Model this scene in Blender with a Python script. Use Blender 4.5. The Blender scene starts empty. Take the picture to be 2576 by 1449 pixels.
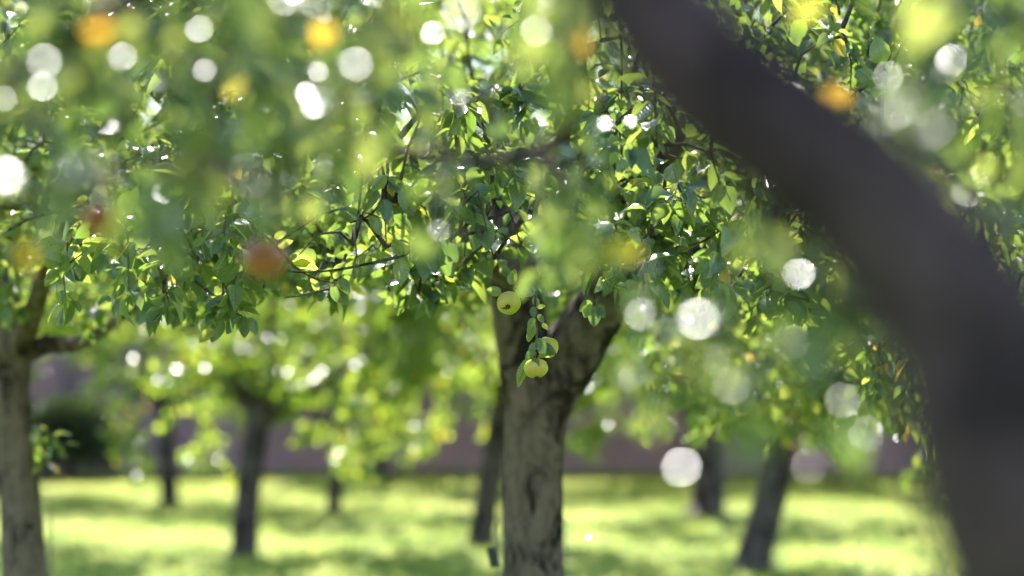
import bpy, math, random
import numpy as np
from mathutils import Vector
C = bpy.context.scene
COL = C.collection
RS = np.random.RandomState
# ------------------------------------------------------------------ camera, sky, sun, exposure
CAM_H = 1.5
FPX = 85.0 / 36.0 * 2576.0            # focal length in units of the 2576 px wide view of the photograph
PITCH = math.atan(166.0 / FPX)
cam_d = bpy.data.cameras.new('camera'); cam = bpy.data.objects.new('camera', cam_d); COL.objects.link(cam)
cam_d.sensor_width = 36; cam_d.lens = 85; cam_d.clip_start = 0.05; cam_d.clip_end = 2000
cam.location = (0, 0, CAM_H); cam.rotation_euler = (math.radians(90) + PITCH, 0, 0)
cam_d.dof.use_dof = True; cam_d.dof.focus_distance = 6.3; cam_d.dof.aperture_fstop = 1.4
C.camera = cam
SUN_EL = math.radians(51); SUN_AZ = math.radians(-9)      # azimuth clockwise from +Y (the view direction)
SUN = Vector((math.sin(SUN_AZ) * math.cos(SUN_EL), math.cos(SUN_AZ) * math.cos(SUN_EL), math.sin(SUN_EL)))
w = bpy.data.worlds.new("World"); C.world = w; w.use_nodes = True
nt = w.node_tree; bg = nt.nodes['Background']
sky = nt.nodes.new('ShaderNodeTexSky'); sky.sky_type = 'NISHITA'; sky.sun_disc = False
sky.sun_elevation = SUN_EL; sky.sun_rotation = SUN_AZ; sky.air_density = 1.3; sky.dust_density = .5; sky.ozone_density = 2
nt.links.new(sky.outputs[0], bg.inputs[0]); bg.inputs[1].default_value = 0.115
sl = bpy.data.lights.new('sun', 'SUN'); sl.energy = 5.0; sl.angle = math.radians(0.5); sl.color = (1, 0.955, 0.91)
so = bpy.data.objects.new('sun', sl); COL.objects.link(so)
so.rotation_euler = SUN.to_track_quat('Z', 'Y').to_euler()
C.view_settings.view_transform = 'Standard'; C.view_settings.look = 'None'
C.view_settings.gamma = 1; C.view_settings.exposure = 2.05
C.cycles.max_bounces = 5; C.cycles.diffuse_bounces = 2; C.cycles.glossy_bounces = 2
C.cycles.transmission_bounces = 3; C.cycles.use_denoising = True
C.cycles.sample_clamp_indirect = 6; C.cycles.adaptive_threshold = 0.02
C.cycles.caustics_reflective = False; C.cycles.caustics_refractive = False

def P(px, py, d):                      # a spot seen at (px, py) that stands d metres away
    return np.array([(px - 1288.0) / FPX * d, d, CAM_H + (890.0 - py) / FPX * d])

# ------------------------------------------------------------------ materials
def mat(name):
    m = bpy.data.materials.new(name); m.use_nodes = True
    n = m.node_tree.nodes; l = m.node_tree.links
    return m, n, l, n['Principled BSDF'], n['Material Output']
def ramp(n, stops, interp='LINEAR'):
    r = n.new('ShaderNodeValToRGB'); r.color_ramp.interpolation = interp
    e = r.color_ramp.elements
    e[0].position, e[0].color = stops[0][0], (*stops[0][1], 1)
    e[1].position, e[1].color = stops[-1][0], (*stops[-1][1], 1)
    for p, c in stops[1:-1]:
        x = e.new(p); x.color = (*c, 1)
    return r
def noise(n, l, scale, detail=4, rough=.55, vec=None, dist=0):
    t = n.new('ShaderNodeTexNoise'); t.inputs['Scale'].default_value = scale
    t.inputs['Detail'].default_value = detail; t.inputs['Roughness'].default_value = rough
    t.inputs['Distortion'].default_value = dist
    if vec is not None: l.new(vec, t.inputs['Vector'])
    return t
def objcoord(n, l, scale=(1, 1, 1), rot=(0, 0, 0), which='Object'):
    tc = n.new('ShaderNodeTexCoord'); mp = n.new('ShaderNodeMapping')
    mp.inputs['Scale'].default_value = scale; mp.inputs['Rotation'].default_value = rot
    l.new(tc.outputs[which], mp.inputs[0]); return mp.outputs[0]
def mathn(n, l, op, a, b=None):
    m = n.new('ShaderNodeMath'); m.operation = op
    for i, v in enumerate((a, b)):
        if v is None: continue
        if hasattr(v, 'is_linked') or hasattr(v, 'links'): l.new(v, m.inputs[i])
        else: m.inputs[i].default_value = v
    return m.outputs[0]
def mixc(n, l, fac, a, b, mode='MIX'):
    m = n.new('ShaderNodeMix'); m.data_type = 'RGBA'; m.blend_type = mode
    if isinstance(fac, (int, float)): m.inputs[0].default_value = fac
    else: l.new(fac, m.inputs[0])
    for i, v in ((6, a), (7, b)):
        if isinstance(v, tuple): m.inputs[i].default_value = (*v, 1)
        else: l.new(v, m.inputs[i])
    return m.outputs[2]

def leaf_material(name, dark=1.0, veins=False, rough=.25, trans=.45, glow=.85):
    m, n, l, b, out = mat(name)
    at = n.new('ShaderNodeAttribute'); at.attribute_name = 'leaf'
    sep = n.new('ShaderNodeSeparateXYZ'); l.new(at.outputs['Vector'], sep.inputs[0])
    d = dark; g_ = glow
    up = ramp(n, [(0, (.018*d, .045*d, .034*d)), (.45, (.03*d, .066*d, .034*d)), (.8, (.075*d, .15*d, .03*d)),
                  (.9, (.16, .2, .03)), (.95, (.38, .3, .03)), (1, (.42, .24, .03))])
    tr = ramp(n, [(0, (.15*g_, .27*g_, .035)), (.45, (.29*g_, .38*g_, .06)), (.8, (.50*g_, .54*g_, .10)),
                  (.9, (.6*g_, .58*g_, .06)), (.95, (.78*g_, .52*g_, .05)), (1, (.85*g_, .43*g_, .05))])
    l.new(sep.outputs[2], up.inputs[0]); l.new(sep.outputs[2], tr.inputs[0])
    upc, trc = up.outputs[0], tr.outputs[0]
    nz = noise(n, l, 55, 3, vec=objcoord(n, l))
    upc = mixc(n, l, mathn(n, l, 'MULTIPLY', nz.outputs[0], .3), upc, (.08, .10, .045), 'MIX')
    if veins:
        au = mathn(n, l, 'ABSOLUTE', sep.outputs[0])
        mid = mathn(n, l, 'LESS_THAN', au, .07)
        s = mathn(n, l, 'SUBTRACT', sep.outputs[1], mathn(n, l, 'MULTIPLY', au, .16))
        sv = mathn(n, l, 'SINE', mathn(n, l, 'MULTIPLY', s, 52.0))
        sv = mathn(n, l, 'GREATER_THAN', sv, .86)
        v = mathn(n, l, 'MAXIMUM', mid, mathn(n, l, 'MULTIPLY', sv, .55))
        trc = mixc(n, l, v, trc, (.16, .28, .03))
        upc = mixc(n, l, mathn(n, l, 'MULTIPLY', v, .5), upc, (.16, .22, .1))
        bm = n.new('ShaderNodeBump'); bm.inputs['Strength'].default_value = .6; bm.inputs['Distance'].default_value = .002
        l.new(mathn(n, l, 'SUBTRACT', nz.outputs[0], v), bm.inputs['Height']); l.new(bm.outputs[0], b.inputs['Normal'])
        sp = noise(n, l, 160, 1, vec=objcoord(n, l))
        trc = mixc(n, l, mathn(n, l, 'GREATER_THAN', sp.outputs[0], .73), trc, (.12, .06, .01))
    geo = n.new('ShaderNodeNewGeometry')
    upc = mixc(n, l, mathn(n, l, 'MULTIPLY', geo.outputs['Backfacing'], .4), upc, (.12, .16, .10))
    l.new(upc, b.inputs['Base Color']); b.inputs['Roughness'].default_value = rough
    b.inputs['IOR'].default_value = 1.5; b.inputs['Specular IOR Level'].default_value = 1.0
    if not veins:
        bm = n.new('ShaderNodeBump'); bm.inputs['Strength'].default_value = .5; bm.inputs['Distance'].default_value = .003; l.new(nz.outputs[0], bm.inputs['Height']); l.new(bm.outputs[0], b.inputs['Normal'])
    tb = n.new('ShaderNodeBsdfTranslucent'); l.new(trc, tb.inputs[0])
    mx = n.new('ShaderNodeMixShader'); mx.inputs[0].default_value = trans
    l.new(b.outputs[0], mx.inputs[1]); l.new(tb.outputs[0], mx.inputs[2]); l.new(mx.outputs[0], out.inputs[0])
    return m
M_LEAF = leaf_material('apple_leaf', glow=1.1, trans=.5); M_HERO = leaf_material('apple_leaf_veined', veins=True, glow=1.15, trans=.46)
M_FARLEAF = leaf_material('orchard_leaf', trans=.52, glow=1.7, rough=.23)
M_NEARLEAF = leaf_material('near_leaf', trans=.4, glow=.85)
M_DARKLEAF = leaf_material('evergreen_leaf', dark=.28, trans=.12)

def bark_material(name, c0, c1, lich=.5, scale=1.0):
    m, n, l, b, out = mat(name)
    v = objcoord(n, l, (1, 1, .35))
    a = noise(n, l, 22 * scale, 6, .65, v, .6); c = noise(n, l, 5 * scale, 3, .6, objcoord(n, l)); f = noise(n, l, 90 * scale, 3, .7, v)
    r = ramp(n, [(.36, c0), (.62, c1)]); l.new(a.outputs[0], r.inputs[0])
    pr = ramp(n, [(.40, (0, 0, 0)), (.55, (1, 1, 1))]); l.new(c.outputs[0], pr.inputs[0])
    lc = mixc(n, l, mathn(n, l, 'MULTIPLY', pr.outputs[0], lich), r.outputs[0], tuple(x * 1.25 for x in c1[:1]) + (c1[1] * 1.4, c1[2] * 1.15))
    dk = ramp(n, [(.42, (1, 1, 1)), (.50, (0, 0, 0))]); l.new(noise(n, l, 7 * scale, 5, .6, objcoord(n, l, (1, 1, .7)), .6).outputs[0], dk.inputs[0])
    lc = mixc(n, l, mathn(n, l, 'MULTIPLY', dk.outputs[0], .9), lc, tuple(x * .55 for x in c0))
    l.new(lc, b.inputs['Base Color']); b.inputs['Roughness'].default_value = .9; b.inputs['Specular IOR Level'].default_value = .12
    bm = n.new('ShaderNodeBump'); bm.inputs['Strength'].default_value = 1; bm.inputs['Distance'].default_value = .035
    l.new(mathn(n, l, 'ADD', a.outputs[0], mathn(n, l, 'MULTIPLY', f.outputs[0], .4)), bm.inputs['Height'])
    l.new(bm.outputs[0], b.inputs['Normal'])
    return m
M_BARK = bark_material('apple_bark', (.03, .021, .020), (.21, .15, .138), .4)
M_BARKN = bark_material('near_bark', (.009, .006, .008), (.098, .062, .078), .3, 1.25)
M_BARKF = bark_material('grey_bark', (.045, .034, .038), (.13, .10, .105), .25)
M_TWIG = bark_material('twig_bark', (.07, .05, .042), (.2, .16, .14), .5, 4)

def apple_material(name, c0, c1, blush, bl=.5):
    m, n, l, b, out = mat(name)
    v = objcoord(n, l)
    a = noise(n, l, 18, 3, .5, v); r = ramp(n, [(.35, c0), (.7, c1)]); l.new(a.outputs[0], r.inputs[0])
    s = noise(n, l, 9, 2, .5, v); br = ramp(n, [(.45, (0, 0, 0)), (.68, (1, 1, 1))]); l.new(s.outputs[0], br.inputs[0])
    c = mixc(n, l, mathn(n, l, 'MULTIPLY', br.outputs[0], bl), r.outputs[0], blush)
    sp = n.new('ShaderNodeTexVoronoi'); sp.inputs['Scale'].default_value = 260; l.new(v, sp.inputs['Vector'])
    c = mixc(n, l, mathn(n, l, 'MULTIPLY', mathn(n, l, 'LESS_THAN', sp.outputs['Distance'], .16), .5), c, (.5, .5, .25))
    k = noise(n, l, 42, 2, .5, v); c = mixc(n, l, mathn(n, l, 'GREATER_THAN', k.outputs[0], .70), c, (.09, .06, .02))
    l.new(c, b.inputs['Base Color']); b.inputs['Roughness'].default_value = .38
    b.inputs['Subsurface Weight'].default_value = .25; b.inputs['Subsurface Radius'].default_value = (.5, .6, .1)
    b.inputs['Subsurface Scale'].default_value = .02
    return m
M_APG = apple_material('green_apple_skin', (.34, .44, .015), (.46, .48, .03), (.52, .28, .11), .6)
M_APR = apple_material('red_apple_skin', (.24, .03, .018), (.32, .08, .025), (.32, .22, .04), .2)
m, n, l, b, o_ = mat('calyx_brown'); b.inputs['Base Color'].default_value = (.05, .03, .015, 1); b.inputs['Roughness'].default_value = .9; M_CAL = m

def grass_material(name, trans):
    m, n, l, b, out = mat(name)
    v = objcoord(n, l, which='Generated') if False else objcoord(n, l)
    a = noise(n, l, .9, 4, .6, v); c = noise(n, l, 14, 4, .6, v)
    k = mathn(n, l, 'ADD', mathn(n, l, 'MULTIPLY', a.outputs[0], .6), mathn(n, l, 'MULTIPLY', c.outputs[0], .4))
    r = ramp(n, [(.36, (.045, .095, .018)), (.5, (.09, .15, .03)), (.64, (.19, .23, .07))]); l.new(k, r.inputs[0])
    l.new(r.outputs[0], b.inputs['Base Color']); b.inputs['Roughness'].default_value = .8
    b.inputs['Specular IOR Level'].default_value = .08
    if trans:
        r2 = ramp(n, [(.36, (.26, .40, .06)), (.5, (.58, .60, .13)), (.64, (.9, .86, .36))]); l.new(k, r2.inputs[0])
        tb = n.new('ShaderNodeBsdfTranslucent'); l.new(r2.outputs[0], tb.inputs[0])
        mx = n.new('ShaderNodeMixShader'); mx.inputs[0].default_value = trans
        l.new(b.outputs[0], mx.inputs[1]); l.new(tb.outputs[0], mx.inputs[2]); l.new(mx.outputs[0], out.inputs[0])
    else:
        bm = n.new('ShaderNodeBump'); bm.inputs['Strength'].default_value = .5; bm.inputs['Distance'].default_value = .05
        l.new(c.outputs[0], bm.inputs['Height']); l.new(bm.outputs[0], b.inputs['Normal'])
    return m
M_GROUND = grass_material('lawn', 0); M_GRASS = grass_material('grass_blades', .62)

def brick_material():
    m, n, l, b, out = mat('old_brick')
    tc = n.new('ShaderNodeTexCoord'); sp = n.new('ShaderNodeSeparateXYZ'); cb = n.new('ShaderNodeCombineXYZ')
    l.new(tc.outputs['Object'], sp.inputs[0]); l.new(mathn(n, l, 'ADD', sp.outputs[0], sp.outputs[1]), cb.inputs[0]); l.new(sp.outputs[2], cb.inputs[1])
    t = n.new('ShaderNodeTexBrick'); l.new(cb.outputs[0], t.inputs['Vector'])
    t.inputs['Scale'].default_value = 1; t.inputs['Brick Width'].default_value = .225; t.inputs['Row Height'].default_value = .075
    t.inputs['Mortar Size'].default_value = .006; t.inputs['Color1'].default_value = (.48, .24, .35, 1)
    t.inputs['Color2'].default_value = (.42, .23, .38, 1); t.inputs['Mortar'].default_value = (.3, .27, .27, 1)
    a = noise(n, l, 1.3, 5, .6, objcoord(n, l)); r = ramp(n, [(.4, (0, 0, 0)), (.65, (1, 1, 1))]); l.new(a.outputs[0], r.inputs[0])
    c = mixc(n, l, mathn(n, l, 'MULTIPLY', r.outputs[0], .4), t.outputs[0], (.2, .17, .17))
    l.new(c, b.inputs['Base Color']); b.inputs['Roughness'].default_value = .9
    bm = n.new('ShaderNodeBump'); bm.inputs['Distance'].default_value = .01; l.new(t.outputs['Fac'], bm.inputs['Height']); bm.invert = True
    l.new(bm.outputs[0], b.inputs['Normal'])
    return m
M_BRICK = brick_material()
m, n, l, b, o_ = mat('coping_stone'); nz = noise(n, l, 6, 5); r = ramp(n, [(.3, (.2, .18, .16)), (.7, (.36, .33, .3))]); l.new(nz.outputs[0], r.inputs[0]); l.new(r.outputs[0], b.inputs['Base Color']); b.inputs['Roughness'].default_value = .9; M_STONE = m
m, n, l, b, o_ = mat('galvanised_wire'); b.inputs['Base Color'].default_value = (.22, .22, .22, 1); b.inputs['Metallic'].default_value = .8; b.inputs['Roughness'].default_value = .5; M_WIRE = m
m, n, l, b, o_ = mat('dark_label'); nz = noise(n, l, 30, 3); r = ramp(n, [(.3, (.008, .009, .012)), (.7, (.03, .03, .035))]); l.new(nz.outputs[0], r.inputs[0]); l.new(r.outputs[0], b.inputs['Base Color']); b.inputs['Roughness'].default_value = .5; M_LABEL = m

# ------------------------------------------------------------------ mesh helpers
def build_mesh(name, parts):
    """parts: list of (verts, face sizes, loops, material, leafattr or None)"""
    V, S, L, MI, A, mats = [], [], [], [], [], []
    off = 0
    for v, s, lo, m, a in parts:
        if len(v) == 0: continue
        if m not in mats: mats.append(m)
        V.append(v); S.append(s); L.append(lo + off); MI.append(np.full(len(s), mats.index(m)))
        A.append(a if a is not None else np.zeros((len(v), 3))); off += len(v)
    V = np.concatenate(V).astype(np.float32); S = np.concatenate(S).astype(np.int32); L = np.concatenate(L).astype(np.int32)
    me = bpy.data.meshes.new(name); me.vertices.add(len(V)); me.vertices.foreach_set('co', V.ravel())
    me.loops.add(len(L)); me.loops.foreach_set('vertex_index', L)
    me.polygons.add(len(S)); st = np.concatenate([[0], np.cumsum(S)[:-1]]).astype(np.int32)
    me.polygons.foreach_set('loop_start', st); me.polygons.foreach_set('loop_total', S)
    for m in mats: me.materials.append(m)
    me.polygons.foreach_set('material_index', np.concatenate(MI).astype(np.int32))
    me.polygons.foreach_set('use_smooth', np.ones(len(S), bool))
    if any(p[4] is not None for p in parts):
        at = me.attributes.new('leaf', 'FLOAT_VECTOR', 'POINT'); at.data.foreach_set('vector', np.concatenate(A).astype(np.float32).ravel())
    me.update(calc_edges=True)
    return me
def obj(name, me, parent=None, loc=None):
    o = bpy.data.objects.new(name, me); COL.objects.link(o)
    if parent is not None: o.parent = parent
    if loc is not None: o.location = loc
    return o
def tag(o, label=None, cat=None, group=None, kind=None):
    if label: o['label'] = label
    if cat: o['category'] = cat
    if group: o['group'] = group
    if kind: o['kind'] = kind
    return o
def thing(name, loc, label, cat, group=None):
    o = bpy.data.objects.new(name, None); COL.objects.link(o); o.location = [float(c) for c in loc]; o.empty_display_size = .2
    return tag(o, label, cat, group)

def catmull(pts, k):
    pts = np.asarray(pts, float)
    if k <= 1 or len(pts) < 3: return pts
    e = np.vstack([2 * pts[0] - pts[1], pts, 2 * pts[-1] - pts[-2]]); out = []
    for i in range(1, len(e) - 2):
        for t in np.linspace(0, 1, k, endpoint=False):
            a, b, c, d = e[i-1], e[i], e[i+1], e[i+2]
            out.append(.5 * ((2*b) + (c-a)*t + (2*a-5*b+4*c-d)*t*t + (-a+3*b-3*c+d)*t**3))
    out.append(pts[-1]); return np.array(out)
def tube(pts, rad, sides, rough=0.0, rs=None, cap=True):
    """a swept tube; pts (n,3), rad (n) -> verts, sizes, loops"""
    pts = np.asarray(pts, float); n = len(pts); rad = np.asarray(rad, float)
    t = np.gradient(pts, axis=0); t /= np.linalg.norm(t, axis=1)[:, None] + 1e-9
    ref = np.array([0.0, 1, 0]) if abs(t[0][1]) < .8 else np.array([1.0, 0, 0])
    V = []; prev = None
    for i in range(n):
        u = ref - t[i] * ref.dot(t[i]) if prev is None else prev - t[i] * prev.dot(t[i])
        u /= np.linalg.norm(u) + 1e-9; prev = u; v = np.cross(t[i], u)
        a = np.arange(sides) / sides * 2 * np.pi
        V.append(np.outer(np.cos(a), u) + np.outer(np.sin(a), v))
    V = np.array(V)
    r = np.repeat(rad[:, None], sides, 1)
    if rough and rs is not None:
        a = np.arange(sides) / sides * 2 * np.pi; s = np.arange(n)
        for k in range(1, 6):
            ph = rs.uniform(0, 6.28, 2); f = rs.uniform(.08, .5) * (1 if k < 4 else 2.5)
            r *= 1 + rough / k ** .7 * np.sin(k * a[None, :] + ph[0] + 1.5 * np.sin(s * f + ph[1])[:, None]) * np.sin(s * f * 1.3 + ph[1])[:, None]
        r *= 1 + rs.normal(0, rough * .22, r.shape)
    V = pts[:, None, :] + V * r[:, :, None]
    V = V.reshape(-1, 3)
    i = np.arange(n - 1)[:, None] * sides; j = np.arange(sides)[None, :]; j2 = (j + 1) % sides
    L = np.stack([i + j, i + j2, i + sides + j2, i + sides + j], -1).reshape(-1); S = np.full((n - 1) * sides, 4)
    if cap:
        L = np.concatenate([L, np.arange(sides)[::-1], (n - 1) * sides + np.arange(sides)]); S = np.concatenate([S, [sides, sides]])
    return V, S, L
def merge(ps):
    off = 0; V = []; S = []; L = []
    for v, s, lo in ps:
        V.append(v); S.append(s); L.append(lo + off); off += len(v)
    if not V: return np.zeros((0, 3)), np.zeros(0, int), np.zeros(0, int)
    return np.concatenate(V), np.concatenate(S), np.concatenate(L)

# leaf templates: unit length along +Y, upper side +Z
def leaf_template(stations, fold, curl, petiole=True, wide=.32, serr=0.0, wav=0.0, ph=0.0):
    V = []; A = []; F = []
    if petiole:
        V += [(-.012, -.34, .03), (.012, -.34, .03), (.012, .01, 0), (-.012, .01, 0)]; A += [(0, 0)] * 4; F.append((0, 1, 2, 3))
    b = len(V); ts = np.linspace(0, 1, stations + 2)
    def zz(t): return -curl * t * t + .25 * curl * t
    V.append((0, 0, zz(0))); A.append((0, 0))
    for k, t in enumerate(ts[1:-1]):
        wd = wide * (math.sin(math.pi * t ** .78) ** .72)
        wd *= 1 + serr * (1 if k % 2 else -1)
        z = zz(t); zw = fold * wd + wav * math.sin(t * 9 + ph); zv = fold * wd - wav * math.sin(t * 8 + ph * 2)
        V += [(-wd, t, z + zw), (0, t, z), (wd, t, z + zv)]; A += [(-1, t), (0, t), (1, t)]
    V.append((0, 1.0, zz(1))); A.append((0, 1))
    q = b + 1
    F += [(b, q + 1, q), (b, q + 2, q + 1)]
    for k in range(stations - 1):
        x = q + 3 * k; F += [(x, x + 1, x + 4, x + 3), (x + 1, x + 2, x + 5, x + 4)]
    x = q + 3 * (stations - 1); F += [(x, x + 1, len(V) - 1), (x + 1, x + 2, len(V) - 1)]
    return np.array(V), np.array(A), np.array([len(f) for f in F]), np.concatenate([np.array(f) for f in F])
T_MID = [leaf_template(3, f, c, wav=wv, ph=p_) for f, c, wv, p_ in ((.35, .25, .02, 0), (.6, .12, .03, 1), (.2, .5, .03, 2), (.8, -.1, .02, 3), (.45, .8, .04, 4))]
T_FAR = [leaf_template(1, f, c, False, .38) for f, c in ((.35, .2), (.6, .5), (.15, .1))]
T_HERO = [leaf_template(15, f, c, serr=.045, wav=wv, ph=p_) for f, c, wv, p_ in ((.35, .3, .035, 0), (.7, .15, .03, 1), (.25, .75, .05, 2.2), (.5, -.12, .04, 3.3))]

def leaves(pos, d, nrm, size, tint, templates, rs, width=None, pick=None):
    """-> verts, sizes, loops, attr for many leaves"""
    pos, d, nrm = (np.asarray(a, float) for a in (pos, d, nrm)); size = np.asarray(size, float); tint = np.asarray(tint, float)
    d = d / (np.linalg.norm(d, axis=1)[:, None] + 1e-9)
    X = np.cross(d, nrm); X /= np.linalg.norm(X, axis=1)[:, None] + 1e-9; Z = np.cross(X, d)
    wd = rs.uniform(.66, 1.22, len(pos)) if width is None else width
    ti = rs.randint(0, len(templates), len(pos)) if pick is None else pick
    out = []; AT = []; off = 0; OV, OS, OL = [], [], []
    for k, (tv, ta, ts, tl) in enumerate(templates):
        ix = np.where(ti == k)[0]
        if not len(ix): continue
        m = len(tv)
        v = pos[ix, None, :] + size[ix, None, None] * (tv[None, :, 0:1] * wd[ix, None, None] * X[ix, None, :] + tv[None, :, 1:2] * d[ix, None, :] + tv[None, :, 2:3] * Z[ix, None, :])
        OV.append(v.reshape(-1, 3)); OS.append(np.tile(ts, len(ix)))
        OL.append((tl[None, :] + (np.arange(len(ix)) * m)[:, None]).reshape(-1) + off)
        a = np.zeros((len(ix), m, 3)); a[:, :, 0] = ta[None, :, 0]; a[:, :, 1] = ta[None, :, 1]; a[:, :, 2] = tint[ix, None]
        AT.append(a.reshape(-1, 3)); off += len(ix) * m
    return np.concatenate(OV), np.concatenate(OS), np.concatenate(OL), np.concatenate(AT)

def leaf_spray(chains, rs, per, size, frac=.75, yellow=.03):
    """leaf positions, directions, normals along the outer part of each chain"""
    Pp, D, N = [], [], []
    for ch in chains:
        ch = np.asarray(ch); seg = np.linalg.norm(np.diff(ch, axis=0), axis=1); cum = np.concatenate([[0], np.cumsum(seg)])
        k = max(3, int(rs.poisson(per)))
        s = cum[-1] * (1 - rs.uniform(0, 1, k) ** 1.3 * frac); s[0] = cum[-1]
        for q in s:
            i = min(len(seg) - 1, max(0, int(np.searchsorted(cum, q) - 1))); f = (q - cum[i]) / (seg[i] + 1e-9)
            p = ch[i] + (ch[i+1] - ch[i]) * f; t = (ch[i+1] - ch[i]) / (seg[i] + 1e-9)
            r = rs.normal(size=3); r -= t * r.dot(t); r /= np.linalg.norm(r) + 1e-9
            dd = r * .9 + t * .45 + np.array([0, 0, -.28]) + rs.normal(0, .2, 3); dd /= np.linalg.norm(dd)
            nn = np.array([0, -.26, .9]) + rs.normal(0, .5 if per > 14.5 and size > .06 else .6, 3) - dd * .1
            Pp.append(p + dd * size * .30); D.append(dd); N.append(nn)
    n = len(Pp)
    tint = np.clip(rs.beta(2, 2.2, n) * .85, 0, .85)
    y = rs.uniform(size=n) < yellow; tint[y] = rs.uniform(.86, 1, y.sum())
    return np.array(Pp), np.array(D), np.array(N), size * rs.uniform(.5, 1.25, n), tint

def grow(skel, targets, rs, step=.16, sag=.05):
    """skel: list of polylines. each target is joined to the nearest node by a curved chain -> chains, radii"""
    cap = 8 + sum(len(s) for s in skel) + len(targets) * 8
    N = np.zeros((cap, 3)); n = 0; par = np.full(cap, -1); ch_of = []
    for s in skel:
        N[n:n+len(s)] = s; n += len(s)
    base = n; chains = []; dens = []
    tg = np.array(targets); dd = np.min(np.linalg.norm(tg[:, None, :] - N[None, :n, :], axis=2), axis=1)
    for k in np.argsort(dd):
        T = tg[k]; ds = np.linalg.norm(N[:n] - T, axis=1)
        ds = ds + .35 * np.maximum(0, N[:n, 2] - T[2]) * 0 + rs.uniform(0, .03, n)
        j = int(np.argmin(ds)); a = N[j]; L = np.linalg.norm(T - a)
        m = max(2, min(7, int(L / step) + 1)); t = np.linspace(0, 1, m + 1)[:, None]
        side = rs.normal(0, .07, 3) * L
        pts = a + (T - a) * t + np.sin(t * np.pi) * (side + np.array([0, 0, sag + .10 * L])) + rs.normal(0, .008, (m + 1, 3)) * (t > 0)
        chains.append(pts); dens.append((j, n))
        N[n:n+m] = pts[1:]; n += m
    return chains
def twigs_mesh(chains, rs, r0=.006, r1=.0015, sides=4, scale_len=True):
    ps = []
    for c in chains:
        L = np.linalg.norm(np.diff(c, axis=0), axis=1).sum(); a = r0 * min(3.0, .6 + L * 1.5) if scale_len else r0
        ps.append(tube(c, np.linspace(a, r1, len(c)), sides, cap=False))
    return merge(ps)

# ------------------------------------------------------------------ ground, grass, brick wall
def grid_mesh(name, xs, ys, m, f=lambda x, y: 0 * x):
    X, Y = np.meshgrid(xs, ys); Z = f(X, Y); V = np.stack([X, Y, Z], -1).reshape(-1, 3); nx = len(xs)
    i = np.arange(len(ys) - 1)[:, None] * nx; j = np.arange(nx - 1)[None, :]
    L = np.stack([i + j, i + j + 1, i + nx + j + 1, i + nx + j], -1).reshape(-1)
    return build_mesh(name, [(V, np.full((len(ys) - 1) * (nx - 1), 4), L, m, None)])
g = obj('ground', grid_mesh('ground', np.array([-400, -100, -40, -20, -10, 0, 10, 20, 40, 100, 400.]), np.array([-200, -40, -10, 0, 5, 10, 15, 20, 25, 30, 40, 80, 200, 600.]), M_GROUND)); tag(g, kind='structure')
def blades(name, n, x0, x1, y0, y1, h, wdt, seed):
    rs = RS(seed); y = rs.uniform(y0, y1, n); x = rs.uniform(x0, x1, n)
    a = rs.uniform(0, 6.28, n); hh = h * rs.uniform(.5, 1.3, n); ww = wdt * rs.uniform(.6, 1.3, n)
    u = np.stack([np.cos(a), np.sin(a), 0 * a], 1); le = np.stack([rs.normal(0, .45, n), rs.normal(0, .45, n), np.ones(n)], 1)
    p = np.stack([x, y, 0 * x - .003], 1); V = np.stack([p - u * ww[:, None], p + u * ww[:, None], p + le * hh[:, None]], 1).reshape(-1, 3)
    return build_mesh(name, [(V, np.full(n, 3), np.arange(3 * n), M_GRASS, None)])
gr = obj('grass', blades('grass', 150000, -9, 9, 13, 31.2, .055, .005, 5)); tag(gr, 'short backlit green lawn grass under the apple trees', 'grass', kind='stuff')

def box(x0, x1, y0, y1, z0, z1):
    V = np.array([[x, y, z] for z in (z0, z1) for x, y in ((x0, y0), (x1, y0), (x1, y1), (x0, y1))], float)
    L = np.array([0, 3, 2, 1, 4, 5, 6, 7, 0, 1, 5, 4, 1, 2, 6, 5, 2, 3, 7, 6, 3, 0, 4, 7]); return V, np.full(6, 4), L
def flat(o):
    o.data.polygons.foreach_set('use_smooth', np.zeros(len(o.data.polygons), bool)); return o
WY = 30.6
bw = thing('brick_wall', (0, WY, 0), 'long shaded brick garden wall at the far edge of the lawn', 'wall')
v, s, lo = box(-26, 26, 0, .35, -.1, 2.75)
flat(obj('wall_face', build_mesh('wall_face', [(v, s, lo, M_BRICK, None)]), bw))
v, s, lo = box(-26, 26, -.04, .39, 2.75, 2.86)
flat(obj('coping', build_mesh('coping', [(v, s, lo, M_STONE, None)]), bw))
for i, x in enumerate((-17.5, -13, -5.9, -1.7, 2.6, 7.0, 12, 16.5)):
    v, s, lo = box(x - .24, x + .24, -.24, -.003, -.1, 2.5)
    flat(obj('buttress', build_mesh('buttress', [(v, s, lo, M_BRICK, None)]), bw))

# ------------------------------------------------------------------ trees
def crown_parts(chains, rs, per, size, templ, lm, yellow=.03, frac=.75, r0=.006, keep=None):
    p, d, n, s, t = leaf_spray(chains, rs, per, size, frac, yellow)
    if keep is not None:
        k = keep(p); p, d, n, s, t = p[k], d[k], n[k], s[k], t[k]
    lv = leaves(p, d, n, s, t, templ, rs)
    tv = twigs_mesh(chains, rs, r0)
    return [(*tv, M_TWIG, None), (lv[0], lv[1], lv[2], lm, lv[3])]

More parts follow.
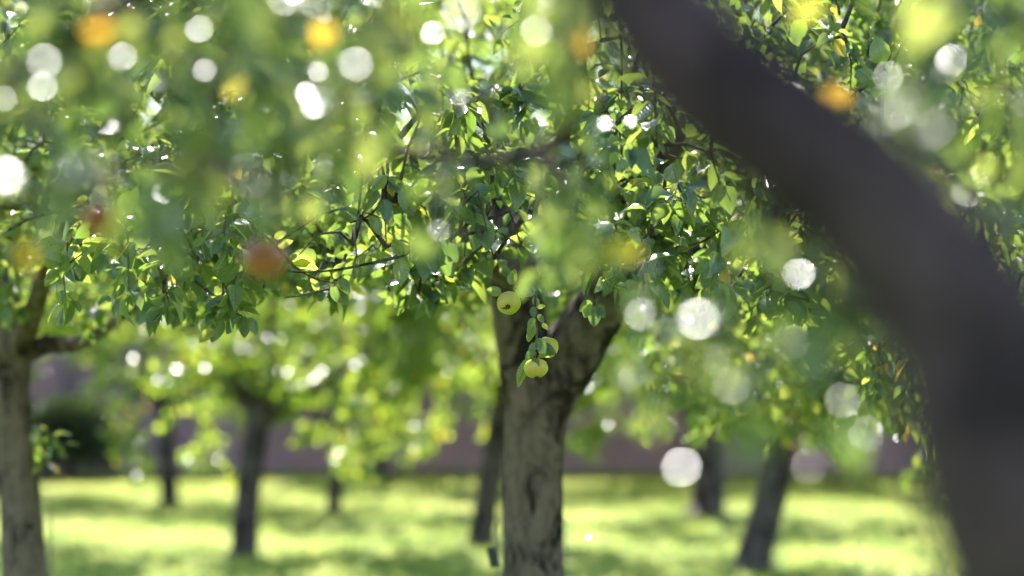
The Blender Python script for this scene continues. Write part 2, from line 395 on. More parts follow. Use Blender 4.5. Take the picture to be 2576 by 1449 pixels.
def apple_tree(name, label, group, trunk, rad, limbs, targets, seed, per=13, size=.062, templ=T_FAR, lm=None, bark=None,
               yellow=.03, sides=14, frac=.8, keep=None, limb_r=.35, rough=.07, crown_step=.16):
    """trunk: polyline from the ground up; limbs: list of (polyline, r0, r1)"""
    rs = RS(seed); lm = lm or M_FARLEAF; bark = bark or M_BARKF
    base = np.array(trunk[0], float); root = thing(name, base, label, 'tree', group)
    tp = catmull(np.array(trunk), 6) - base
    rr = np.interp(np.linspace(0, 1, len(tp)), np.linspace(0, 1, len(rad)), rad)
    obj('trunk', build_mesh('trunk', [(*tube(tp, rr, sides, rough, rs), bark, None)]), root)
    sk = [tp[len(tp)//2:]]
    for pl, a, b in limbs:
        lp = catmull(np.array(pl), 5) - base; sk.append(lp)
        rl = np.linspace(a, b, len(lp)) if not isinstance(a, list) else np.interp(np.linspace(0, 1, len(lp)), np.linspace(0, 1, len(a)), a)
        obj('limb', build_mesh('limb', [(*tube(lp, rl, max(8, sides - 4), rough, rs), bark, None)]), root)
    ch = grow(sk, np.array(targets) - base, rs, crown_step)
    kp = None if keep is None else (lambda q: keep(q + base))
    obj('crown', build_mesh('crown', crown_parts(ch, rs, per, size, templ, lm, yellow, frac, keep=kp)), root)
    return root

def ellipsoid_targets(rs, n, c, r, zmin, lumps=7, inner=.35):
    """points in a lumpy ellipsoid crown, denser outside"""
    out = []; L = rs.normal(size=(lumps, 3)); L /= np.linalg.norm(L, axis=1)[:, None]
    while len(out) < n:
        d = rs.normal(size=3); d /= np.linalg.norm(d)
        k = .78 + .3 * max(0, float(np.max(L @ d)) - .55) / .45
        u = rs.uniform(inner, 1) ** .6 * k
        p = np.array(c) + d * np.array(r) * u
        zl = zmin + .25 * math.sin(p[0] * 3.1 + c[0] * 7) + .15 * math.sin(p[1] * 4 + c[1])
        if p[2] < zl: continue
        if math.sin(p[0] * 5.1 + c[1]) + math.sin(p[1] * 4.7 + c[0]) + math.sin(p[2] * 6.3 + c[0] * 3) < rs.uniform(-1.1, .5): continue
        out.append(p)
    return np.array(out)

def auto_limbs(rs, top, r, n, spread, rise):
    out = []
    a0 = rs.uniform(0, 6.28)
    for k in range(n):
        a = a0 + k * 6.283 / n + rs.uniform(-.35, .35); s = spread * rs.uniform(.75, 1.1); h = rise * rs.uniform(.7, 1.15)
        e = np.array([math.cos(a) * s, math.sin(a) * s, h]); t0 = np.array(top) - np.array([0, 0, rs.uniform(.03, .25)])
        out.append(([t0, t0 + e * np.array([.35, .35, .28]) + rs.normal(0, .04, 3), t0 + e * np.array([.7, .7, .65]) + rs.normal(0, .06, 3), t0 + e], r * rs.uniform(.5, .65), .015))
    return out

# --- the orchard trees that stand on the lawn: px at the base, py at the base, px/py of the fork, trunk width, crown
BGR = 'apple trees standing on the lawn behind the middle tree'
def far_tree(seed, bx, by, fx, fy, r, cr, cz, zmin, label, n=700, per=18, yellow=.05, dx=0, dd=0.0, ch=1.2):
    d = CAM_H * FPX / (by - 890.0); rs = RS(seed)
    b0 = P(bx, by, d); b0[2] = -.03; f0 = P(fx, fy, d)
    mid = b0 + (f0 - b0) * .5 + np.array([rs.uniform(-.04, .04), 0, 0])
    b1 = b0 + (f0 - b0) * .06
    top = f0 + np.array([dx * .3, 0, .25])
    tr = [b0, b1, mid, f0, top]
    c = f0 + np.array([dx, dd, cz - f0[2]])
    limbs = auto_limbs(rs, f0, r, 5, cr * .62, ch * .8)
    tg = ellipsoid_targets(rs, n, c, (cr, cr, ch), zmin)
    dr = []
    for k in range(5):
        a = rs.uniform(0, 6.28); q = rs.uniform(.5, .95) * cr; z0 = zmin - rs.uniform(-.1, .18)
        for j in range(12): dr.append([c[0] + q * math.cos(a) + rs.normal(0, .14), c[1] + q * math.sin(a) + rs.normal(0, .14), z0 + rs.uniform(0, .7)])
    tg = np.vstack([tg, dr])
    return apple_tree('apple_tree', label, BGR, tr, [r * 1.75, r * 1.12, r, r * .95, r * 1.0, r * .75], limbs, tg, seed + 1, per=per, size=.074, yellow=yellow)
far_tree(11, 615, 1395, 655, 1010, .095, 1.75, 2.15, 0.53, 'grey trunked apple tree on the bright lawn, widest of the left background trunks', 806)
far_tree(12, 430, 1268, 425, 1000, .09, 1.6, 2.20, 0.78, 'apple tree with a dark slim trunk before the wall beside the dark bush', 624, dd=.7)
far_tree(13, 838, 1292, 850, 1030, .068, 1.6, 2.30, 0.83, 'thinnest straight dark trunked apple tree between the grey trunk and the middle tree', 624, dd=.7)
far_tree(14, 1208, 1372, 1270, 960, .095, 1.7, 2.25, 0.73, 'apple tree with a trunk leaning right just behind the left side of the middle trunk', 728)
far_tree(15, 1885, 1432, 1975, 1010, .12, 1.9, 2.15, 0.63, 'apple tree with a dark leaning trunk on the right half of the lawn', 832, yellow=.03)
far_tree(16, 1775, 1298, 1800, 1040, .15, 1.7, 2.30, 0.73, 'apple tree with a broad greyish trunk just left of the dark leaning trunk', 676, yellow=.03)
# rows beside and beyond: copies of one tree
proto_base = np.array([5.0, 25.5, 0.0]); rs = RS(77)
ptop = proto_base + np.array([.1, 0, 1.2])
proto = apple_tree('apple_tree', 'apple tree in the shade before the wall at the far right, behind the near trunk', BGR,
    [proto_base + np.array([0, 0, -.03]), proto_base + np.array([0, 0, .1]), proto_base + np.array([.06, .02, .7]), ptop, ptop + np.array([.03, 0, .3])],
    [.15, .12, .11, .1, .09], auto_limbs(rs, ptop, .1, 5, 1.3, 1.4), ellipsoid_targets(rs, 950, ptop + np.array([0, 0, .95]), (2.0, 2.0, 1.3), .6), 78, per=18, size=.075)
def copy_tree(o, parent=None):
    c = o.copy(); COL.objects.link(c); c.parent = parent
    for ch in list(o.children):
        if ch.name.split('.')[0] in ('trunk', 'limb', 'crown'): copy_tree(ch, c)
    return c
COPIES = [(-5.6, 26.0, 1.3, 1.0, 'apple tree at the left edge of the lawn behind the mottled left trunk'),
          (-4.6, 19.5, 2.2, 1.02, 'apple tree whose crown hangs over the left edge, behind the mottled left trunk'),
          (6.2, 19.0, 3.4, 1.05, 'apple tree on the right edge of the lawn, hidden behind the near leaning trunk'),
          (.3, 27.0, 4.4, .95, 'apple tree before the wall whose trunk is hidden behind the middle trunk'),
          (-1.6, 28.6, 5.1, .95, 'shaded apple tree close to the wall between the grey trunk and the middle trunk'),
          (2.25, 28.4, 2.7, .95, 'shaded apple tree close to the wall, its trunk behind the broad greyish trunk'),
          (3.95, 28.2, 1.6, 1.0, 'shaded apple tree close to the wall right of the dark leaning trunk'),
          (-7.3, 28.0, .3, 1.0, 'apple tree near the wall beyond the left edge behind the mottled left trunk'),
          (6.6, 27.0, .6, 1.0, 'apple tree beyond the right edge, its crown spreading before the wall')]
for x, y, rz, sc, lab in COPIES:
    c = copy_tree(proto); c.location = (x, y, 0); c.rotation_euler.z = rz; c.scale = (sc, sc, sc); c['label'] = lab
# tall dark trees beyond the wall
TALL = [(-11, 39, 2.0, 2.5, 'tall tree beyond the wall, leftmost of those above it'), (-5, 43, .6, 2.7, 'tall tree beyond the wall above the grey left hand trunk'),
        (.5, 40, 3.1, 2.5, 'tall tree beyond the wall above the middle tree'), (5.5, 42, 4.4, 2.8, 'tall tree beyond the wall above the near leaning trunk'),
        (11, 38, 5.2, 2.5, 'tall tree beyond the wall, rightmost of those above it')]
for x, y, rz, sc, lab in TALL:
    c = copy_tree(proto); c.location = (x, y, 0); c.rotation_euler.z = rz; c.scale = (sc, sc, sc); c['label'] = lab; c['group'] = 'tall trees beyond the wall'

# dark clipped bush before the wall
rs = RS(31); bc = P(178, 1200, 28.6); bc[2] = 0
bush = thing('round_bush', bc, 'dark round clipped evergreen bush against the wall on the left', 'bush')
n = 9000; d = rs.normal(size=(n, 3)); d[:, 2] = np.abs(d[:, 2]) * 1.0 - .2; d /= np.linalg.norm(d, axis=1)[:, None]
pp = d * np.array([.55, .5, .62]) * (rs.uniform(.86, 1.03, n)[:, None]) + np.array([0, 0, .35]); pp = pp[pp[:, 2] > .02]; d = d[:len(pp)]
nn = pp - np.array([0, 0, .35]); lv = leaves(pp, nn + rs.normal(0, .5, pp.shape), rs.normal(size=pp.shape), np.full(len(pp), .07), rs.uniform(0, .4, len(pp)), T_FAR, rs)
obj('foliage', build_mesh('foliage', [(lv[0], lv[1], lv[2], M_DARKLEAF, lv[3])]), bush)
obj('stem', build_mesh('stem', [(*tube([(0, 0, -.02), (.01, 0, .3), (0, 0, .7)], [.06, .05, .02], 8), M_BARKF, None)]), bush)
c2 = bush.copy(); 
COL.objects.link(c2); c2.location = (bc[0] - .75, bc[1] + .1, 0); c2['label'] = 'dark clipped bush at the far left, hidden beside the mottled left trunk'
for chd in list(bush.children):
    q = chd.copy(); COL.objects.link(q); q.parent = c2

# ------------------------------------------------------------------ the middle tree (sharp layer)
def px_of(p):
    p = np.atleast_2d(p); return 1288 + p[:, 0] / p[:, 1] * FPX, 890 - (p[:, 2] - CAM_H) / p[:, 1] * FPX
DT = 8.5
tb = P(1342, 1449, DT); tb[2] = -.03
trunk = [tb, P(1342, 1800, DT), P(1342, 1449, DT), P(1340, 1180, DT), P(1352, 1010, DT), P(1356, 930, DT)]
limbs = [([P(1352, 1100, DT), P(1372, 1000, DT), P(1432, 890, DT - .02), P(1510, 775, DT - .1), P(1580, 640, DT - .3), P(1640, 480, DT - .6), P(1720, 320, DT - .9)], [.075, .104, .108, .098, .08, .055, .03], 0),
         ([P(1342, 1080, DT), P(1328, 960, DT), P(1316, 850, DT), P(1300, 740, DT - .05), P(1285, 620, DT - .1), P(1250, 420, DT), P(1190, 200, DT)], [.08, .102, .1, .092, .075, .055, .035], 0),
         ([P(1300, 720, DT - .05), P(1220, 640, DT - .5), P(1120, 560, DT - 1.1), P(960, 480, DT - 1.8)], .045, .015),
         ([P(1290, 600, DT), P(1380, 480, DT - .9), P(1420, 330, DT - 1.6)], .04, .015),
         ([P(1560, 700, DT - .2), P(1700, 640, DT - .3), P(1880, 560, DT - .2), P(2080, 560, DT + .2)], .04, .015)]
def low_edge(px):      # how low the leaves hang, as seen in the photograph
    return np.interp(px, [-900, 0, 300, 520, 700, 900, 1100, 1250, 1330, 1420, 1560, 1720, 1850, 2050, 2260, 2400, 3300],
                         [780, 815, 810, 850, 770, 770, 775, 700, 660, 690, 800, 740, 800, 900, 1080, 1000, 900])
def hole(p): return math.sin(p[0] * 6.1 + 1) + math.sin(p[1] * 5.3 + 2) + math.sin(p[2] * 7.7 + p[0] * 2) < rs.uniform(-1.2, .6)
rs = RS(101); tg = []
while len(tg) < 1450:
    d = rs.normal(size=3); d /= np.linalg.norm(d); u = rs.uniform(.35, 1) ** .55
    p = np.array([.1, 8.4, 2.2]) + d * np.array([2.7, 2.7, 1.35]) * u
    a, b = px_of(p)
    if b[0] > low_edge(a[0]) - 25 - rs.uniform(0, 1) ** 2 * 60: continue
    if p[1] < 5.75 or hole(p): continue
    tg.append(p)
for n_, x0, x1, y0, y1 in ((45, 1130, 1720, 250, 700), (38, 560, 1180, 470, 740), (60, 1560, 2200, 440, 800), (25, 850, 1560, 80, 420), (40, 150, 600, 450, 780)):
    for k in range(n_):
        x_ = rs.uniform(x0, x1); tg.append(P(x_, min(rs.uniform(y0, y1), low_edge(x_) - 45), rs.uniform(6.0, 7.4)))
for k in range(45): tg.append(P(rs.uniform(1330, 1500), rs.uniform(620, 815), rs.uniform(8.9, 10.2)))
for k in range(30): tg.append(P(rs.uniform(1130, 1280), rs.uniform(620, 800), rs.uniform(8.9, 10.2)))
def keep_mid(q):
    a, b = px_of(q); near_ = (q[:, 1] < 6.55) & (b > 520) & (a > 640) & (a < 1480)
    return ((b < low_edge(a) + 6) & (q[:, 1] > 5.6) & ~near_) | ((q[:, 1] > 8.65) & (b < 850))
mid_tree = apple_tree('apple_tree', 'large forked apple tree with mottled trunk behind the hanging green apples', None, trunk,
    [.15, .125, .108, .106, .11, .07], limbs, tg, 102, per=12, size=.068, templ=T_MID, lm=M_HERO, bark=M_BARK, yellow=.02, sides=28, keep=keep_mid, rough=.05, crown_step=.07)

# the left tree
DL = 9.4
lb = P(95, 1449, DL); lb[2] = -.03
trunk = [lb, P(95, 1800, DL), P(68, 1449, DL), P(48, 1180, DL), P(35, 980, DL), P(38, 860, DL)]
limbs = [([P(45, 900, DL), P(110, 868, DL), P(190, 865, DL - .1), P(280, 815, DL - .3), P(420, 700, DL - .7)], .045, .016),
         ([P(35, 900, DL), P(20, 800, DL), P(-20, 650, DL), P(-60, 400, DL)], .085, .03),
         ([P(40, 890, DL), P(90, 760, DL - .3), P(150, 600, DL - .8), P(260, 420, DL - 1.3)], .05, .018)]
rs = RS(201); tg = []
while len(tg) < 900:
    d = rs.normal(size=3); d /= np.linalg.norm(d); u = rs.uniform(.35, 1) ** .6
    p = np.array([-2.0, 9.2, 2.2]) + d * np.array([2.0, 2.2, 1.35]) * u
    a, b = px_of(p)
    if b[0] > np.interp(a[0], [-900, 0, 60, 200, 330, 500, 800], [780, 800, 790, 830, 840, 800, 740]) - rs.uniform(0, 40): continue
    if p[1] < 6.2 or hole(p): continue
    tg.append(p)
left_tree = apple_tree('apple_tree', 'apple tree with a mottled leaning trunk at the left edge and a short side limb', None, trunk,
    [.15, .12, .088, .072, .068, .07], limbs, tg, 202, per=13, size=.072, templ=T_MID, lm=M_LEAF, bark=M_BARK, yellow=.03, sides=24, rough=.05)
rs = RS(203)   # the low shoot on the left trunk
q0 = P(92, 1085, DL); ch = [np.array([P(60, 1050, DL), P(90, 1065, DL - .05), P(130, 1090, DL - .08), P(160, 1120, DL - .1)]), np.array([P(90, 1065, DL), P(105, 1110, DL), P(110, 1160, DL)])]
obj('shoot', build_mesh('shoot', crown_parts([c - lb for c in ch], rs, 9, .06, T_MID, M_LEAF, .02, .7)), left_tree)

# a lighter, lower hanging crown to the right, between the middle tree and the leaning one
DR = 10.6
rb = P(2560, 1449, DR); rb[2] = -.03
trunk = [rb, P(2560, 1800, DR), P(2555, 1300, DR), P(2540, 1050, DR), P(2520, 860, DR)]
limbs = [([P(2535, 980, DR), P(2330, 870, DR), P(2080, 780, DR), P(1950, 700, DR)], .05, .015), ([P(2525, 900, DR), P(2480, 700, DR), P(2420, 400, DR)], .06, .02),
         ([P(2520, 880, DR), P(2340, 700, DR - .4), P(2140, 460, DR - .9)], .05, .02)]
rs = RS(301); tg = []
while len(tg) < 980:
    d = rs.normal(size=3); d /= np.linalg.norm(d); u = rs.uniform(.3, 1) ** .6
    p = np.array([1.75, 10.4, 2.1]) + d * np.array([2.1, 2.2, 1.5]) * u
    a, b = px_of(p)
    if b[0] > np.interp(a[0], [1300, 1560, 1650, 1750, 1850, 1900, 2000, 2100, 2200, 2350, 3300], [600, 820, 930, 1010, 1150, 1040, 1030, 1180, 1060, 1090, 1000]) - rs.uniform(0, 60): continue
    tg.append(p)
for k in range(75): tg.append(P(rs.uniform(1620, 2290), rs.uniform(820, 1110), rs.uniform(9.8, 11.6)))
apple_tree('apple_tree', 'apple tree with drooping sprays, its trunk hidden behind the near leaning trunk', None, trunk,
    [.14, .11, .1, .09, .09], limbs, tg, 302, per=14, size=.072, templ=T_MID, lm=M_LEAF, bark=M_BARKF, yellow=.03, sides=16, frac=.7)

# ------------------------------------------------------------------ hero twigs, leaves and apples of the middle tree
ROOT = np.array(mid_tree.location)
rs = RS(401); TO_CAM = np.array([0, -1.0, 0]); S3 = np.array(SUN)
DA = 6.3
def twig(parent_loc, pts, r0, r1, d, parent, sides=7):
    pl = catmull(np.array([P(a, b, d + (c[0] if c else 0)) for a, b, *c in pts]), 5)
    v = tube(pl - parent_loc, np.linspace(r0, r1, len(pl)), sides, .10, rs)
    return obj('twig', build_mesh('twig', [(*v, M_TWIG, None)]), parent)
def hero_leaf(tw, px, py, d, ex, ey, tint, face=.6, curl=0, size=None, ed=0.0, width=None, name='leaf'):
    """a leaf from its base seen at (px,py) to its tip at (ex,ey); face: how much it turns its blade to the camera"""
    a = P(px, py, d); b = P(ex, ey, d + ed); D_ = b - a; L = np.linalg.norm(D_)
    n = TO_CAM * -face + np.array([0, 0, 1.0]) * (1 - face) + rs.normal(0, .12, 3)
    lv = leaves([a - ROOT], [D_], [n], [size or L], [tint], T_HERO, rs, np.array([(width or 1.05) * .86]), np.array([curl]))
    return obj(name, build_mesh(name, [(lv[0], lv[1], lv[2], M_HERO, lv[3])]), tw)

t1 = twig(ROOT, [(1420, 560, .3), (1385, 620, .15), (1355, 655), (1330, 690), (1305, 712), (1293, 730)], .0050, .0026, DA, mid_tree)
for a in [(1285, 716, 1296, 676, .75, .75, 1), (1303, 724, 1342, 742, .72, .8, 0), (1306, 718, 1326, 700, .6, .6, 1), (1262, 736, 1222, 728, .8, .8, 1),
          (1300, 728, 1330, 716, .4, .5, 3), (1300, 722, 1318, 752, .65, .75, 2)]:
    hero_leaf(t1, a[0], a[1], DA - .02, a[2], a[3], a[4], a[5], a[6], width=1.15)
t2 = twig(ROOT, [(1378, 430, .2), (1376, 520), (1377, 590), (1372, 650), (1352, 720), (1345, 775), (1352, 830), (1346, 872), (1338, 900)], .0045, .0022, DA, mid_tree)
HL = [(1345, 742, 1330, 715, .15, .8, 0), (1342, 748, 1356, 775, .1, .85, 0), (1343, 770, 1340, 800, .12, .8, 2), (1352, 775, 1372, 768, .5, .7, 1),
      (1354, 790, 1368, 812, .45, .8, 0), (1346, 800, 1328, 826, .7, .8, 1), (1344, 812, 1330, 852, .74, .7, 2), (1340, 832, 1328, 860, .8, .7, 1),
      (1362, 815, 1382, 826, .5, .6, 2), (1350, 850, 1372, 892, .12, .9, 0), (1352, 868, 1400, 890, .1, .95, 0), (1346, 880, 1320, 905, .12, .85, 0),
      (1338, 900, 1358, 920, .08, .9, 0), (1330, 902, 1296, 972, .78, .7, 2, .62), (1352, 902, 1384, 896, .8, .4, 1), (1346, 862, 1332, 890, .4, .8, 0),
      (1364, 665, 1395, 690, .25, .7, 0), (1372, 640, 1345, 636, .55, .6, 1), (1366, 690, 1392, 700, .3, .5, 1), (1360, 706, 1386, 716, .7, .6, 3),
      (1376, 620, 1402, 640, .2, .8, 2), (1357, 712, 1368, 738, .2, .8, 0), (1368, 655, 1352, 684, .35, .7, 0)]
for a in HL: hero_leaf(t2, a[0], a[1], DA + rs.uniform(-.03, .03), a[2], a[3], a[4], a[5], a[6], width=a[7] if len(a) > 7 else 1.1)
t3 = twig(ROOT, [(1180, 560, .5), (1120, 610, .3), (1060, 622, .12), (1000, 645), (930, 662), (850, 678), (770, 684), (722, 682)], .0062, .0024, DA, mid_tree)
for a in [(1060, 622, 1030, 660, .1, .8), (1055, 625, 1090, 662, .12, .8), (1040, 630, 1008, 690, .15, .7), (1085, 618, 1120, 655, .1, .8), (1100, 612, 1150, 640, .12, .7),
          (1090, 630, 1095, 690, .1, .9), (1050, 620, 1030, 590, .5, .5), (1075, 612, 1070, 585, .6, .5), (1010, 642, 985, 612, .7, .6), (985, 650, 945, 625, .75, .4),
          (960, 655, 925, 640, .8, .5), (940, 660, 955, 625, .7, .7), (1000, 645, 1015, 720, .75, .4), (1110, 640, 1140, 700, .15, .8), (1020, 640, 990, 600, .7, .6),
          (1060, 640, 1075, 705, .1, .9), (900, 668, 920, 640, .75, .5), (1130, 610, 1150, 660, .1, .7), (905, 668, 885, 700, .2, .6), (1035, 635, 1060, 600, .35, .4)]:
    hero_leaf(t3, a[0], a[1], DA + rs.uniform(-.06, .1), a[2], a[3], a[4], a[5], rs.randint(0, 4), width=1.1)
t4 = twig(ROOT, [(870, 640, .3), (840, 715, .1), (800, 732), (760, 742), (718, 748)], .004, .002, DA, mid_tree)
for a in [(850, 700, 880, 740, .1, .8), (835, 718, 850, 760, .3, .7), (800, 732, 780, 700, .75, .5), (760, 742, 745, 720, .8, .4), (840, 700, 870, 660, .7, .5)]:
    hero_leaf(t4, a[0], a[1], DA, a[2], a[3], a[4], a[5], rs.randint(0, 4))
t5 = twig(ROOT, [(620, 560, .3), (665, 592), (700, 625), (735, 665), (790, 700), (850, 712)], .004, .002, DA + .1, mid_tree)
for a in [(690, 600, 720, 580, .8, .6), (700, 625, 735, 600, .75, .5), (730, 655, 790, 640, .8, .6), (735, 665, 800, 680, .8, .5), (670, 590, 690, 640, .7, .4)]:
    hero_leaf(t5, a[0], a[1], DA + .1, a[2], a[3], a[4], a[5], rs.randint(0, 4))
t6 = twig(ROOT, [(470, 690, .4), (530, 738, .1), (560, 765), (590, 785), (620, 800)], .0045, .002, DA + .2, mid_tree)
for a in [(560, 765, 520, 745, .5, .3), (580, 780, 640, 765, .4, .3), (590, 785, 540, 800, .78, .6), (545, 790, 500, 800, .8, .6), (540, 800, 505, 835, .78, .7), (560, 805, 530, 860, .1, .7),
          (600, 790, 570, 840, .1, .8), (610, 795, 620, 850, .1, .9), (620, 800, 650, 840, .2, .7), (600, 780, 660, 785, .6, .4), (540, 830, 500, 860, .9, .7), (555, 800, 520, 815, .75, .6)]:
    hero_leaf(t6, a[0], a[1], DA + .2 + rs.uniform(-.05, .05), a[2], a[3], a[4], a[5], rs.randint(0, 4))
t7 = twig(ROOT, [(1260, 420, .3), (1235, 470), (1225, 520), (1215, 548)], .005, .0025, DA, mid_tree)
for a in [(1215, 548, 1190, 632, .45, .9), (1218, 548, 1228, 632, .5, .9), (1212, 552, 1200, 600, .3, .8), (1235, 500, 1250, 450, .8, .6), (1222, 530, 1180, 550, .6, .6)]:
    hero_leaf(t7, a[0], a[1], DA - .05, a[2], a[3], a[4], a[5], 0, width=1.0)
t8 = twig(ROOT, [(1005, 345), (1040, 300), (1070, 270), (1105, 235), (1140, 215)], .009, .005, DA + .3, mid_tree, 8)
for a in [(1105, 235, 1060, 215, .5, .3), (1090, 250, 1040, 255, .3, .3), (1110, 240, 1130, 280, .2, .7), (1060, 280, 1100, 310, .7, .6), (1120, 225, 1150, 250, .1, .5)]:
    hero_leaf(t8, a[0], a[1], DA + .3, a[2], a[3], a[4], a[5], rs.randint(0, 4))
t9 = twig(ROOT, [(1640, 660, .3), (1570, 668), (1520, 662), (1480, 658)], .003, .0018, DA, mid_tree)
for a in [(1545, 690, 1500, 706, .78, .4), (1490, 760, 1455, 780, .2, .8), (1500, 768, 1492, 822, .15, .95), (1505, 765, 1520, 800, .15, .9), (1485, 762, 1470, 800, .7, .7), (1600, 665, 1630, 700, .3, .6)]:
    hero_leaf(t9, a[0], a[1], DA + .1, a[2], a[3], a[4], a[5], 0, width=1.2)
t10 = twig(ROOT, [(1900, 480, .4), (1850, 555, .1), (1810, 580), (1760, 610), (1700, 620)], .005, .002, DA + .1, mid_tree)
for a in [(1830, 565, 1800, 540, .4, .2), (1810, 580, 1760, 575, .3, .2), (1790, 590, 1740, 600, .6, .3), (1760, 610, 1700, 635, .75, .5), (1740, 610, 1700, 580, .4, .2), (1820, 575, 1840, 620, .1, .8),
          (1700, 620, 1690, 660, .15, .8), (1780, 600, 1800, 640, .5, .8), (1840, 560, 1880, 570, .1, .5)]:
    hero_leaf(t10, a[0], a[1], DA + .1, a[2], a[3], a[4], a[5], rs.randint(0, 4))
t11 = twig(ROOT, [(520, 450, .4), (500, 505, .1), (455, 525), (430, 560), (400, 600)], .005, .002, DA + .5, mid_tree)
for a in [(455, 525, 400, 530, .6, .3), (440, 545, 380, 570, .6, .3), (480, 510, 500, 560, .5, .8), (430, 560, 390, 600, .75, .7), (440, 550, 450, 600, .8, .6), (500, 505, 460, 490, .4, .3), (410, 590, 385, 640, .8, .7), (470, 520, 430, 500, .5, .3)]:
    hero_leaf(t11, a[0], a[1], DA + .45, a[2], a[3], a[4], a[5], rs.randint(0, 4), width=1.1)
t12 = twig(ROOT, [(970, 380, .5), (975, 440, .1), (960, 500), (930, 540), (880, 560)], .005, .002, DA, mid_tree)
for a in [(970, 440, 935, 480, .7, .8), (975, 445, 1000, 470, .3, .5), (960, 500, 985, 560, .1, .6), (1020, 470, 1015, 530, .2, .6), (880, 560, 840, 530, .1, .4), (870, 560, 830, 590, .1, .6), (900, 550, 870, 520, .15, .5), (930, 540, 960, 590, .6, .6)]:
    hero_leaf(t12, a[0], a[1], DA, a[2], a[3], a[4], a[5], rs.randint(0, 4))

def apple(loc, rad, sx, axis, m, label, group, squash=.9, seed=0, stem=True):
    rs_ = RS(seed); root = thing('apple', loc, label, 'apple', group)
    ns, nr = 28, 22; V = []
    for i in range(nr + 1):
        t = math.pi * i / nr                     # 0 = stem end (+Z)
        r = math.sin(t) * (1 + .05 * math.cos(t)); z = math.cos(t) * squash
        z -= .20 * math.exp(-(t / .38) ** 2); z += .12 * math.exp(-((math.pi - t) / .30) ** 2)
        for j in range(ns):
            a = 2 * math.pi * j / ns; k = 1 + .018 * math.cos(5 * a) * (1 - math.cos(t)) * .8 + .015 * math.cos(2 * a + seed)
            V.append((r * math.cos(a) * k * rad, r * math.sin(a) * k * rad, z * rad))
    V = np.array(V); i = np.arange(nr)[:, None] * ns; j = np.arange(ns)[None, :]; j2 = (j + 1) % ns
    L = np.stack([i + j, i + ns + j, i + ns + j2, i + j2], -1).reshape(-1)
    R = Vector((0, 0, 1)).rotation_difference(Vector(axis).normalized())
    root.rotation_mode = 'QUATERNION'; root.rotation_quaternion = R
    obj('flesh', build_mesh('flesh', [(V, np.full(nr * ns, 4), L, m, None)]), root)
    ps = []
    for k in range(6):
        a = k / 6 * 6.28 + .3; c, s_ = math.cos(a), math.sin(a)
        ps.append(tube([(c * .02 * rad, s_ * .02 * rad, -rad * .80), (c * .12 * rad, s_ * .12 * rad, -rad * .83), (c * .24 * rad, s_ * .24 * rad, -rad * .93)], [rad * .13, rad * .11, rad * .02], 5))
    obj('calyx', build_mesh('calyx', [(*merge(ps), M_CAL, None)]), root)
    if stem:
        obj('stem', build_mesh('stem', [(*tube([(0, 0, rad * .62), (rad * .05, 0, rad * .95), (rad * .18, 0, rad * 1.3)], [rad * .045, rad * .04, rad * .06], 7), M_TWIG, None)]), root)
    return root
UNIT = DA / FPX
apple(P(1280, 762, DA), 30 * UNIT, 1, (.08, .86, .34), M_APG, 'green apple with its dark brown eye facing the viewer, upper one before the middle trunk', None, .92, 1)
apple(P(1348, 926, DA), 31 * UNIT, 1, (-.1, .25, 1), M_APG, 'lowest green apple, hanging under leaves before the middle trunk', None, .82, 2)
apple(P(1378, 873, DA + .05), 27 * UNIT, 1, (.25, -.1, 1), M_APG, 'green apple half hidden by a dark leaf, just above the lowest apple', None, 1.05, 3)
apple(P(466, 600, DA + .55), 26 * UNIT * 1.09, 1, (-.2, .1, 1), M_APG, 'shaded green apple among leaves in the left half of the middle layer', None, .95, 4)
apple(P(665, 652, 3.5), 54 * 3.5 / FPX, 1, (.2, 0, 1), M_APR, 'blurred red apple nearest to the picture centre, left of the long thin twig', None, .92, 5)
apple(P(250, 552, 3.05), 50 * 3.05 / FPX, 1, (-.3, .2, 1), M_APR, 'blurred dark red apple in the left part of the near foliage', None, .92, 6)

# ------------------------------------------------------------------ wire guards and label round the trunks
def guard(loc, r, h, label, mesh=.04, w=.0008, tilt=0):
    rs_ = RS(int(abs(loc[0]) * 1000) % 999); root_me = []; nh = int(2 * math.pi * r / mesh); nv = int(h / mesh)
    for k in range(nh):
        for sgn in (1, -1):
            pts = []
            for i in range(nv + 1):
                a = 2 * math.pi * (k + sgn * .5 * (i % 2)) / nh; rr = r * (1 + .06 * math.sin(3 * a + i * .2))
                pts.append((rr * math.cos(a), rr * math.sin(a), i * mesh))
            root_me.append(tube(pts, [w] * len(pts), 3, cap=False))
    for i in (0,):
        a = np.linspace(0, 2 * math.pi, 25); root_me.append(tube(np.stack([r * (1 + .06 * np.sin(3 * a + i * .2)) * np.cos(a), r * (1 + .06 * np.sin(3 * a + i * .2)) * np.sin(a), 0 * a + i * mesh], 1), [w * 1.6] * 25, 4, cap=False))
    o = obj('wire_guard', build_mesh('wire_guard', [(*merge(root_me), M_WIRE, None)]), None, (loc[0], loc[1], 0))
    return tag(o, label, 'tree guard', 'wire netting guards around tree trunks')
guard(tb, .124, .92, 'wire netting guard around the foot of the middle mottled trunk')
guard(P(76, 1449, DL), 0.095, .92, 'wire netting guard around the foot of the left mottled trunk')
dE = CAM_H * FPX / (1432 - 890.); gE = P(1885, 1432, dE); guard(gE, .2, .9, 'wire netting guard around the dark leaning trunk on the right')
dD = CAM_H * FPX / (1372 - 890.); gD = P(1208, 1372, dD); guard(gD, .17, .9, 'wire netting guard around the trunk just left of the middle trunk')
lp = P(1241, 1400, DT - .02)
lab = obj('plant_label', build_mesh('plant_label', [(*box(-.017, .017, -.003, .003, -.034, .034), M_LABEL, None)]), None, [float(x) for x in lp])
